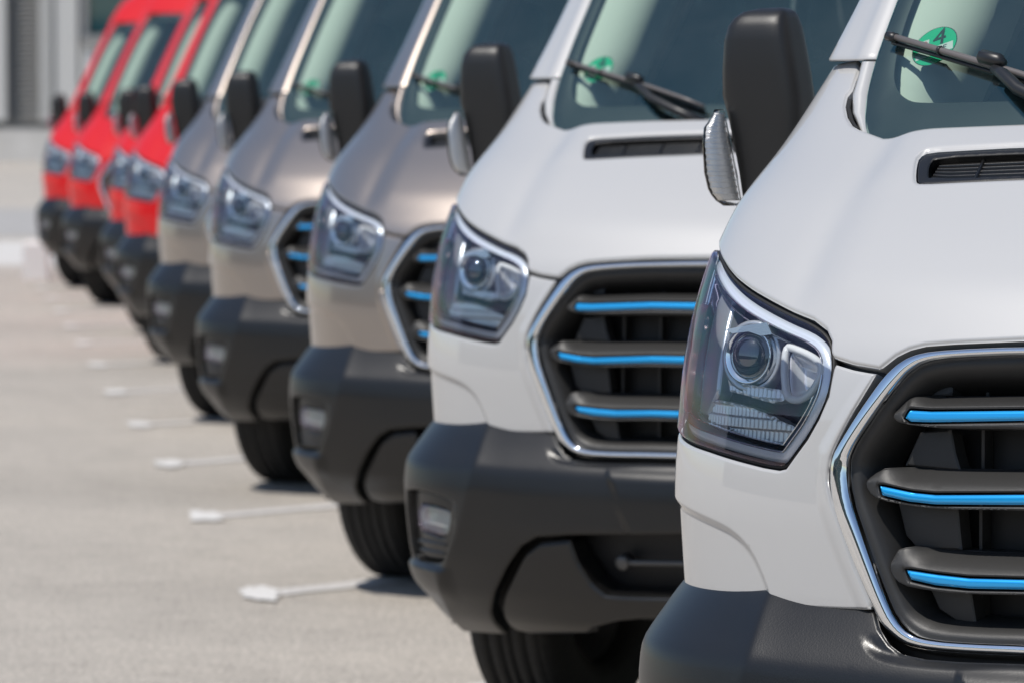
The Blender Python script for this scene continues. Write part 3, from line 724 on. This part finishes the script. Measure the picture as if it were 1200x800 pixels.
        def ring(rr, hh, n=40): return [c+xa*math.cos(2*math.pi*k/n)*rr+ya*math.sin(2*math.pi*k/n)*rr+ax*hh for k in range(n)]
        loft('projector', [ring(.0345*math.cos(t), -.006+.020*math.sin(t)) for t in np.linspace(0, 1.5, 9)], 'projector_glass', h)
        loft('projector_bezel', [ring(r_, h_) for r_, h_ in ((.0345, -.008), (.036, -.001), (.0385, -.002), (.041, .004), (.0435, .002), (.046, -.02))], 'chrome', h, cap=False)
        loft('projector_shroud', [ring(r_, h_) for r_, h_ in ((.046, -.012), (.050, -.004), (.056, -.008), (.058, -.05))], 'lamp_smoke', h, cap=False)
        br = [(.030*x, .030*z) for x, z in ((-1.5, 1.15), (-1.1, 1.75), (.2, 1.55), (1.5, 1.3), (1.0, 1.12), (.0, 1.25), (-.8, 1.05))]
        V = [c+xa*(-x if s > 0 else x)+ya*z+ax*.006 for x, z in br]; V += [v-ax*.02 for v in V]; n7 = len(br)
        mesh('lamp_eyebrow', V, [tuple(range(n7)), tuple(range(2*n7-1, n7-1, -1))]+[(i, (i+1) % n7, n7+(i+1) % n7, n7+i) for i in range(n7)], 'satin_silver', h, smooth=False)
        # daytime light guide and its reflector
        D = smooth_loop(DGUIDE, 2); P, _ = on(SF, D[:, 0]*s, D[:, 1], -.013); V, F = tube(P, .0064, 10, True); mesh('light_guide', V, F, 'light_guide', h)
        panel('guide_reflector', SF, sg(inset(D, .004)), 'lamp_ribbed', h, step=.008, r=.002, bowl=(.018, .022), base=-.018, skirt=0)
        # ribbed lower lamp chamber and shelf
        rb = lambda q, z: .0038*np.abs(np.sin(np.abs(q)*math.pi/.011))-.006*(np.floor((z-.985)/.017) % 2)
        panel('indicator_reflector', SF, sg(RIBLOW), 'lamp_ribbed', h, step=.0028, r=.002, disp=rb, base=-.030, skirt=.02)
        sh = [(.885,1.092),(.80,1.088),(.745,1.085),(.73,1.068),(.76,1.062),(.83,1.071),(.89,1.075)]
        panel('reflector_shelf', SF, sg(sh), 'lamp_ribbed', h, step=.0028, r=.002, disp=rb, base=-.028, skirt=.02)
        am = [(1.042,1.03),(1.135,1.05),(1.135,1.15),(1.11,1.20),(1.045,1.20),(1.04,1.05)]
        panel('side_marker', SF, sg(am), 'amber', h, step=.012, r=.004, base=-.003, skirt=.01)
        fillp = [(.99,1.245),(.93,1.235),(.925,1.07),(.965,1.03),(1.03,1.03),(1.032,1.2)]
        panel('lamp_side_reflector', SF, sg(fillp), 'lamp_smoke', h, step=.012, r=.006, base=-.028, skirt=.02)
    # ---------------------------------------------------------- windscreen
    ws = panel('windscreen', SG, sym(FRIT_O), 'windscreen_glass', van, step=.04, r=.003, skirt=.0)
    panel('frit_band', SG, inset(sym(FRIT_O), .001), 'frit', ws, [sym(FRIT_I)], step=.04, r=.001, base=-.003, skirt=0)
    # ---------------------------------------------------------- A-pillars
    for s in (1, -1):
        rings = []; zs = np.concatenate([[1.5875, 1.5885, 1.591], np.linspace(1.60, 2.36, 25)])
        prof = ((0, .006), (.08, .002), (.2, .004), (.27, .008), (.32, .015), (.5, .030), (.7, .045), (.86, .060), (.94, .08), (.985, .12), (1, .2))
        for z in zs:
            ag = float(AG(z))+.0015; wd = float(AF(z))-ag; yg = float(gy(ag, z-1.475)); sk = .006 if z < 1.588 else .002 if z < 1.589 else 0; rings.append([(s*(ag+(wd-sk)*w), yg+dy+sk, z) for w, dy in prof])
        V = [p for r_ in rings for p in r_]; F = grid_faces(len(rings), len(prof), False, s < 0)
        pn(mesh('a_pillar', V, F, W, van))
        FZ = [1.466, 1.4774, 1.502, 1.5334, 1.558, 1.586]
        FW = [.014, .018, .026, .028, .026, .026]
        V = []
        for z, wd in zip(FZ, FW):
            ag = float(AG(z))+.0015; yg = float(gy(ag, z-1.475))
            V += [(s*ag, yg+.006, z), (s*(ag+wd*.25), yg-.001, z), (s*(ag+wd*.6), yg-.002, z), (s*(ag+wd*.9), yg+.004, z), (s*(ag+wd), yg+.03, z)]
        pn(mesh('pillar_foot', V, grid_faces(len(FZ), 5, False, s < 0), W, van))
        # trim inside the glass
        V = []; zt = np.linspace(1.505, 2.30, 30)
        for z in zt:
            ag = float(AG(z)); nar = .02*sstep((1.56-z)/.05); e_ = .13+.012*sstep((z-1.6)/.1)-.03*sstep((1.60-z)/.08)
            for w, dp in ((.0, .012), (.25, .018), (.55, .034), (.8, .060), (.95, .095), (1.0, .16)):
                a = ag-float(nar)-w*float(e_); y = float(gy(a, z-1.475))+dp; V.append((s*a, y, z-.5*dp))
        mesh('pillar_trim', V, grid_faces(30, 6, False, s > 0), 'trim_cloth', van)
    # ---------------------------------------------------------- body side, roof, rear
    LEN = 5.45
    for s in (1, -1):
        fr = [(YD+.005, .757)]+[(YD+.005, z) for z in (1.0, 1.3, 1.545)]
        pil = [(float(gy(AG(z), z-1.475))+.195, z) for z in (1.60, 1.8, 2.0, 2.2, 2.34)]
        ar = [(ARCH[0]+ARCH[2]*math.cos(t), ARCH[1]+ARCH[2]*math.sin(t)) for t in np.linspace(.22, 1.28, 10)]
        rc = (4.30, .33); ar2 = [(rc[0]+.43*math.cos(t), rc[1]+.43*math.sin(t)) for t in np.linspace(.2, math.pi-.2, 18)]
        poly = fr+pil+[(LEN, 2.34), (LEN, .42)]+ar2+[(1.46, .42)]+ar
        win = [(1.62, 1.50), (1.80, 2.02), (1.86, 2.07), (2.30, 2.07), (2.33, 2.03), (2.33, 1.50), (2.28, 1.46), (1.64, 1.46)]
        win = [(1.40, 1.52), (1.83, 2.02), (1.90, 2.06), (2.30, 2.06), (2.34, 2.02), (2.34, 1.48), (2.29, 1.44), (1.44, 1.46)]
        pn(panel('side_panel', SS(s), poly, W, van, [smooth_loop(win, 1)], step=.09, r=.004, seg=.03, skirt=.02, flip=s < 0))
        panel('door_window', SS(s), inset(smooth_loop(win, 1), .003, .02), 'windscreen_glass', van, step=.1, r=.003, seg=.03, base=-.008, skirt=0, flip=s < 0)
    rows = [(2.325, gy(0, .85), .872, .150, 0.), (2.40, gy(0, .925), .870, .150, .012), (2.50, gy(0, 1.025), .868, .145, .05), (2.58, gy(0, 1.105)+.02, .868, .13, .10), (2.64, gy(0, 1.165)+.10, .869, .10, .17), (2.68, gy(0, 1.2)+.28, .87, .07, .24), (2.705, gy(0, 1.2)+.6, .87, .04, .32), (2.715, gy(0, 1.2)+1.1, .87, .0, .36), (2.715, 4.2, .87, 0, .37), (2.70, LEN-.05, .87, 0, .355), (2.62, LEN, .86, 0, .28)]
    V = []; nu = 31
    for zt, yc, A_, bow, drop in rows:
        for k in range(nu):
            t = -1+2*k/(nu-1); a = A_*math.sin(t*math.pi/2)
            V.append((a, yc+bow*abs(a/A_)**2.2, zt-drop*(1-(1-abs(a/A_)**5)**(1/3))))
    roof = pn(mesh('roof', V, grid_faces(len(rows), nu), W, van))
    mb = MB(); mb.add([(-.86, LEN, .42), (.86, LEN, .42), (.86, LEN, 2.62), (-.86, LEN, 2.62), (-1.0, LEN-.02, .42), (1.0, LEN-.02, .42), (1.02, LEN-.02, 1.2), (.87, LEN-.02, 2.34), (-.87, LEN-.02, 2.34), (-1.02, LEN-.02, 1.2)], [(3, 2, 1, 0), (1, 2, 7, 6, 5), (0, 4, 9, 8, 3)])
    pn(mb.build('rear_door', W, van))
    mb = MB(); mb.box((0, 2.9, .40), (1.86, 4.9, .16)); mb.box((0, .55, .42), (1.2, .5, .12)); mb.build('underbody', 'plastic_deep', van)
    V, F = tube([(-.42, .52, .37), (-.40, .46, .28), (-.30, .43, .225), (-.15, .43, .21), (0, .43, .22), (.15, .43, .21), (.30, .43, .225), (.40, .46, .28), (.42, .52, .37)], .022, 10); mesh('subframe_hoop', V, F, 'plastic_grille', van)
    # wheel-arch liners
    for s in (1, -1):
        for yc in (ARCH[0], 4.30):
            V = []
            for x in (.60, 1.0):
                V += [(s*x, yc+.405*math.cos(t), .33+.405*math.sin(t)) for t in np.linspace(-.2, math.pi+.2, 20)]
            mesh('arch_liner', V, grid_faces(2, 20), 'plastic_deep', van)
    # ---------------------------------------------------------- wheels
    R_ = .353; zc = R_-.033
    prof = [(.20, -.105), (.24, -.117), (.29, -.119), (.325, -.112), (.343, -.098), (.3485, -.088)]
    xs = [-.082, -.057, -.053, -.045, -.041, -.020, -.016, -.008, -.004, .004]
    for x0, x1 in ((-.086, -.056), (-.046, -.019), (-.009, .009), (.019, .046), (.056, .086)):
        prof += [(R_-.006, x0-.001), (R_-.0005, x0+.001), (R_-.0005, x1-.001), (R_-.008, x1+.001)]
        if x1 < .08: prof += [(R_-.008, x1+.004)]
    prof += [(.3485, .088), (.343, .098), (.325, .112), (.29, .119), (.24, .117), (.20, .105), (.19, .0), (.20, -.105)]
    tyre_proto = None
    for s in (1, -1):
        for yc in (ARCH[0], 4.30):
            V, F = lathe(prof, 64)
            w = mesh('wheel', V, F, 'tyre', van); w.location = (s*.885, yc, zc)
            rp = [(.205, -.10), (.20, -.07), (.17, -.05), (.16, .03), (.10, .055), (.06, .06), (.055, .085), (.02, .09), (.0, .09)]
            V, F = lathe([(r_, s*x) for r_, x in rp], 40); mesh('rim', V, F if s > 0 else [f[::-1] for f in F], 'rim', w)
    # ---------------------------------------------------------- door mirrors
    for s in (-1, 1):
        lv = [(1.352, -.060, -.010, .05), (1.37, -.064, .035, .07), (1.40, -.069, .058, .085), (1.45, -.079, .068, .095), (1.50, -.090, .070, .10), (1.53, -.0985, .068, .10), (1.575, -.099, .0615, .10), (1.625, -.096, .052, .097), (1.65, -.089, .046, .090), (1.665, -.078, .040, .078), (1.675, -.062, .034, .06), (1.681, -.035, .022, .035), (1.6825, -.01, .01, .012)]
        rings = []
        for z, ul, ur, t in lv:
            cu = (ul+ur)/2; w = (ur-ul-.5*t*.82)/.866; cx = -1.13+cu*C; cy = .97+cu*S; ring_ = []
            for k in range(36):
                an = 2*math.pi*k/36; cc, ss = math.cos(an), math.sin(an); p = 5.5
                rr = (abs(cc)**p+abs(ss)**p)**(-1/p)
                ring_.append(((cx+cc*rr*w/2)*(-s), cy+ss*rr*t/2, z))
            rings.append(ring_ if s < 0 else ring_[::-1])
        mh = loft('door_mirror', rings, 'plastic_mirror', van)
        iv = [(1.343, -.084, -.062), (1.352, -.096, -.062), (1.362, -.104, -.064), (1.372, -.109, -.066), (1.40, -.1155, -.071), (1.449, -.119, -.080), (1.477, -.117, -.086), (1.492, -.107, -.088), (1.502, -.101, -.090), (1.508, -.0985, -.0925)]
        rings = []
        for z, ul, ur in iv:
            ur += .005; cu = (ul+ur)/2; w = (ur-ul)*1.0; cx = -1.13+cu*C; cy = .955+cu*S; ring_ = []
            for k in range(16):
                an = 2*math.pi*k/16; p = 3.; cc, ss = math.cos(an), math.sin(an); rr = (abs(cc)**p+abs(ss)**p)**(-1/p)
                ring_.append(((cx+(cc*C-ss*S*.8)*rr*w/2)*(-s), cy+(cc*S+ss*C)*rr*max(w, .02)*.7, z))
            rings.append(ring_ if s < 0 else ring_[::-1])
        tl = loft('turn_indicator', rings, 'indicator_lens', mh)
        rings2 = [[((x-(-1.13+.97*0)*0), y, z) for x, y, z in r_] for r_ in rings]
        inner = []
        zz_ = np.linspace(rings[1][0][2], rings[-2][0][2], 40); src_ = [r_[0][2] for r_ in rings]
        fine_ = [[tuple(np.interp(z_, src_, [r_[k_][c_] for r_ in rings]) for c_ in range(3)) for k_ in range(16)] for z_ in zz_]
        for kk_, r_ in enumerate(fine_):
            cx = sum(p[0] for p in r_)/16; cy = sum(p[1] for p in r_)/16
            f_ = .80+.05*(kk_ % 3 == 0)
            inner.append([(cx+(p[0]-cx)*f_, cy+(p[1]-cy)*f_, p[2]) for p in r_])
        loft('indicator_reflector', inner, 'indicator_inner', mh)
        mb = MB(); mb.box((s*1.143, 1.007, 1.53), (.10, .006, .13)); mb.build('mirror_glass', 'chrome', mh)
        V, F = tube([(s*1.13*1, .97, 1.37), (s*1.10, 1.0, 1.352), (s*1.03, 1.12, 1.345), (s*.985, 1.20, 1.36)], [.035, .034, .034, .04], 14); mesh('mirror_arm', V, F, 'plastic_mirror', mh)
    # ---------------------------------------------------------- wipers
    for s in (-1, 1):
        def g(a, z, o): P, n_ = on(SG, [a*-s], [z], o); return V3(P[0])
        bl = [(-.7879, 1.6154), (-.6791, 1.5905), (-.5963, 1.5708), (-.5146, 1.5515), (-.42, 1.5265), (-.35, 1.506)]
        n_ = [g(a, z, .020) for a, z in bl]
        V, F = tube(n_, [.0052, .0056, .006, .006, .0055, .004], 10); w = mesh('wiper', V, F, 'wiper_grey', van)
        V, F = tube([g(a, z-.004, .009) for a, z in bl], .0042, 6); mesh('wiper_rubber', V, F, 'wiper_black', w)
        a0, z0 = bl[0]; V, F = tube([g(a0-.008, z0+.001, .018), g(a0-.007, z0+.001, .018), g(a0+.012, z0-.003, .018), g(a0+.013, z0-.003, .018)], [.004, .0082, .0082, .004], 12); mesh('blade_cap', V, F, 'wiper_black', w)
        for a_, z_ in ((-.6791, 1.5905),):
            V, F = tube([g(a_-.002, z_, .020), g(a_+.003, z_-.001, .020)], .0075, 12); mesh('blade_clip', V, F, 'wiper_black', w)
        V, F = tube([g(-.594, 1.573, .026), g(-.588, 1.574, .028), g(-.553, 1.567, .028), g(-.544, 1.563, .024)], [.007, .012, .012, .007], 8); mesh('blade_adapter', V, F, 'wiper_black', w)
        arm = [(-.560, 1.556, .026), (-.535, 1.543, .034), (-.495, 1.517, .036), (-.42, 1.490, .034), (-.33, 1.466, .02)]
        V, F = tube([g(a, z, o) for a, z, o in arm], [.007, .0105, .011, .012, .014], 8); mesh('wiper_arm', V, F, 'wiper_black', w)
    # ---------------------------------------------------------- emissions sticker (inside of the screen)
    P, n_ = on(SG, [-.7134], [1.6134], -.0052); c = V3(P[0]); n_ = V3(n_[0]); ex = Vector((1, 0, 0)); ex = (ex-n_*ex.dot(n_)).normalized(); ey = n_.cross(ex)
    if ey.z < 0: ey = -ey
    ang = math.radians(16); fx = ex*math.cos(ang)+ey*math.sin(ang); fy = -ex*math.sin(ang)+ey*math.cos(ang)
    def flat(name, pts, mat, par, o): return mesh(name, [c+fx*x+fy*y+n_*o for x, y in pts], [tuple(range(len(pts)))], mat, par, smooth=False)
    def disc(r_, cx=0, cy=0, k=40): return [(cx+r_*math.cos(2*math.pi*i/k), cy+r_*math.sin(2*math.pi*i/k)) for i in range(k)]
    flat('sticker_edge', disc(.0415), 'sticker_black', ws, -.0004)
    st = flat('emissions_sticker', disc(.040), 'sticker_green', ws, 0)
    flat('sticker_field', [(-.034, -.020), (.034, -.020), (.034, -.002), (-.034, -.002)], 'sticker_white', ws, .0004)
    flat('sticker_seal_field', [(-.026, .004), (-.010, .004), (-.010, .020), (-.026, .020)], 'sticker_white', ws, .0004)
    flat('sticker_seal', disc(.0055, -.018, .012, 18), 'sticker_red', ws, .0008)
    def text(body, size, x, y, name, shear=0.):
        cu = bpy.data.curves.new('t', 'FONT'); cu.body = body; cu.size = size; cu.align_x = 'CENTER'; cu.align_y = 'CENTER'; cu.shear = shear; cu.offset = 0
        o = bpy.data.objects.new('t', cu); col.objects.link(o)
        me = bpy.data.meshes.new_from_object(o.evaluated_get(bpy.context.evaluated_depsgraph_get()))
        V = [c+fx*(x+v.co.x)+fy*(y+v.co.y)+n_*.0010 for v in me.vertices]; F = [tuple(p.vertices) for p in me.polygons]
        bpy.data.objects.remove(o); bpy.data.meshes.remove(me); bpy.data.curves.remove(cu)
        return mesh(name, V, F, 'sticker_black', ws, smooth=False)
    text('4', .050, .008, .015, 'sticker_numeral', .1)
    text('ME', .016, .012, -.0115, 'sticker_lettering', .1)
    # ---------------------------------------------------------- cabin
    V = []; xs_ = np.linspace(-.80, .80, 21)
    for x in xs_:
        y0_ = float(gy(x, 0.0)); V += [(x, y0_+.02, 1.462), (x, y0_+.05, 1.475), (x, y0_+.16, 1.478), (x, y0_+.34-.1*(abs(x)/.8)**2, 1.470), (x, y0_+.50-.18*(abs(x)/.8)**2, 1.43), (x, y0_+.54-.18*(abs(x)/.8)**2, 1.30), (x, y0_+.42, .95)]
    mesh('dashboard', V, grid_faces(21, 7), 'dash', van)
    mb = MB(); mb.box((0, 2.42, 1.55), (1.74, .04, 1.75)); mb.build('bulkhead', 'bulkhead', van)
    mb = MB(); mb.box((0, 1.6, .62), (1.8, 1.6, .06)); mb.build('cab_floor', 'dash', van)
    mb = MB(); mb.add([(-.78, 1.30, 2.30), (.78, 1.30, 2.30), (.84, 2.42, 2.33), (-.84, 2.42, 2.33)], [(0, 1, 2, 3)]); mb.build('headlining', 'trim_cloth', van)
    for x, w in ((.47, .50), (-.28, .44), (-.68, .36)):
        rings = []
        for z, y, ww, t in ((1.0, 2.05, w, .14), (1.15, 2.08, w, .15), (1.40, 2.14, w*.97, .13), (1.58, 2.19, w*.88, .11), (1.64, 2.21, w*.7, .08), (1.66, 2.22, w*.40, .04), (1.67, 2.22, .17, .05), (1.69, 2.22, .24, .09), (1.76, 2.23, .26, .10), (1.84, 2.25, .24, .09), (1.87, 2.26, .14, .05)):
            rings.append([(x+math.copysign(abs(math.cos(a))**.6, math.cos(a))*ww/2, y+math.copysign(abs(math.sin(a))**.6, math.sin(a))*t/2, z) for a in [2*math.pi*k/20 for k in range(20)]])
        st_ = loft('seat', rings, 'seat_cloth', van)
        mb = MB(); mb.box((x, 1.85, 1.0), (w, .5, .14)); mb.build('seat_cushion', 'seat_cloth', st_, bevel=.04)
    ctr = Vector((.47, 1.42, 1.42)); axw = Vector((0, .5, .87)).normalized(); xw = Vector((1, 0, 0)); yw = axw.cross(xw)
    V, F = tube([ctr+xw*math.cos(t)*.19+yw*math.sin(t)*.19 for t in np.linspace(0, 2*math.pi, 40, endpoint=False)], .016, 10, True)
    sw = mesh('steering_wheel', V, F, 'dash', van)
    mb = MB(); mb.box(ctr, (.36, .05, .05)); mb.build('steering_hub', 'dash', sw)
    return van

def copy_tree(o, parent=None):
    c = o.copy(); col.objects.link(c); c.parent = parent
    for ch in list(o.children): copy_tree(ch, c)
    return c
def recolour(o, paint_mat, insert_mat):
    for ch in o.children_recursive:
        if ch.type != 'MESH': continue
        m_ = MAT[paint_mat] if ch.data.name in PAINTED else MAT[insert_mat] if ch.data.name in INSERTS else None
        if m_:
            ch.material_slots[0].link = 'OBJECT'; ch.material_slots[0].material = m_

# (across, away) of each van's nose from the camera, small yaw, paint, label
FLEET = [
 (.95, 6.67, 0, 'paint_white', 'blue_trim', 'white electric delivery van nearest the camera, cut by the right edge'),
 (.509, 10.603, 2.8, 'paint_white', 'blue_trim', 'white electric delivery van parked between the nearest van and the first beige van'),
 (.07, 14.34, 5.0, 'paint_beige', 'blue_trim', 'beige metallic delivery van directly behind the second white van'),
 (-.49, 18.4, 6.8, 'paint_beige', 'blue_trim', 'beige metallic delivery van in the middle of the three beige vans'),
 (-1.02, 22.7, 7.4, 'paint_beige', 'dark_trim', 'beige metallic delivery van parked next to the first red van'),
 (-1.64, 28.2, 8, 'paint_red', 'dark_trim', 'red delivery van nearest of the red ones, beside the last beige van'),
 (-2.07, 32.1, 8, 'paint_red', 'dark_trim', 'red delivery van second in the red group, mostly hidden by the first'),
 (-2.80, 36.9, 8, 'paint_red', 'dark_trim', 'red delivery van third in the red group, showing its dark grille edge'),
 (-3.40, 40.8, 8, 'paint_red', 'dark_trim', 'red delivery van last in the row, leftmost beside the grey hall'),
]
proto = build_van()
for i, (u, d, yaw, pm, im, lab) in enumerate(FLEET):
    v = proto if i == 0 else copy_tree(proto)
    ya_ = math.radians(yaw); piv = Vector((-.53, .05, 0)); v.location = Vector(pos(u, d, .033))+piv-Matrix.Rotation(ya_, 3, 'Z') @ piv
    v.rotation_euler = (0, 0, ya_)
    tag(v, lab, 'van', 'delivery vans parked in a diagonal row')
    if i > 0: recolour(v, pm, im)
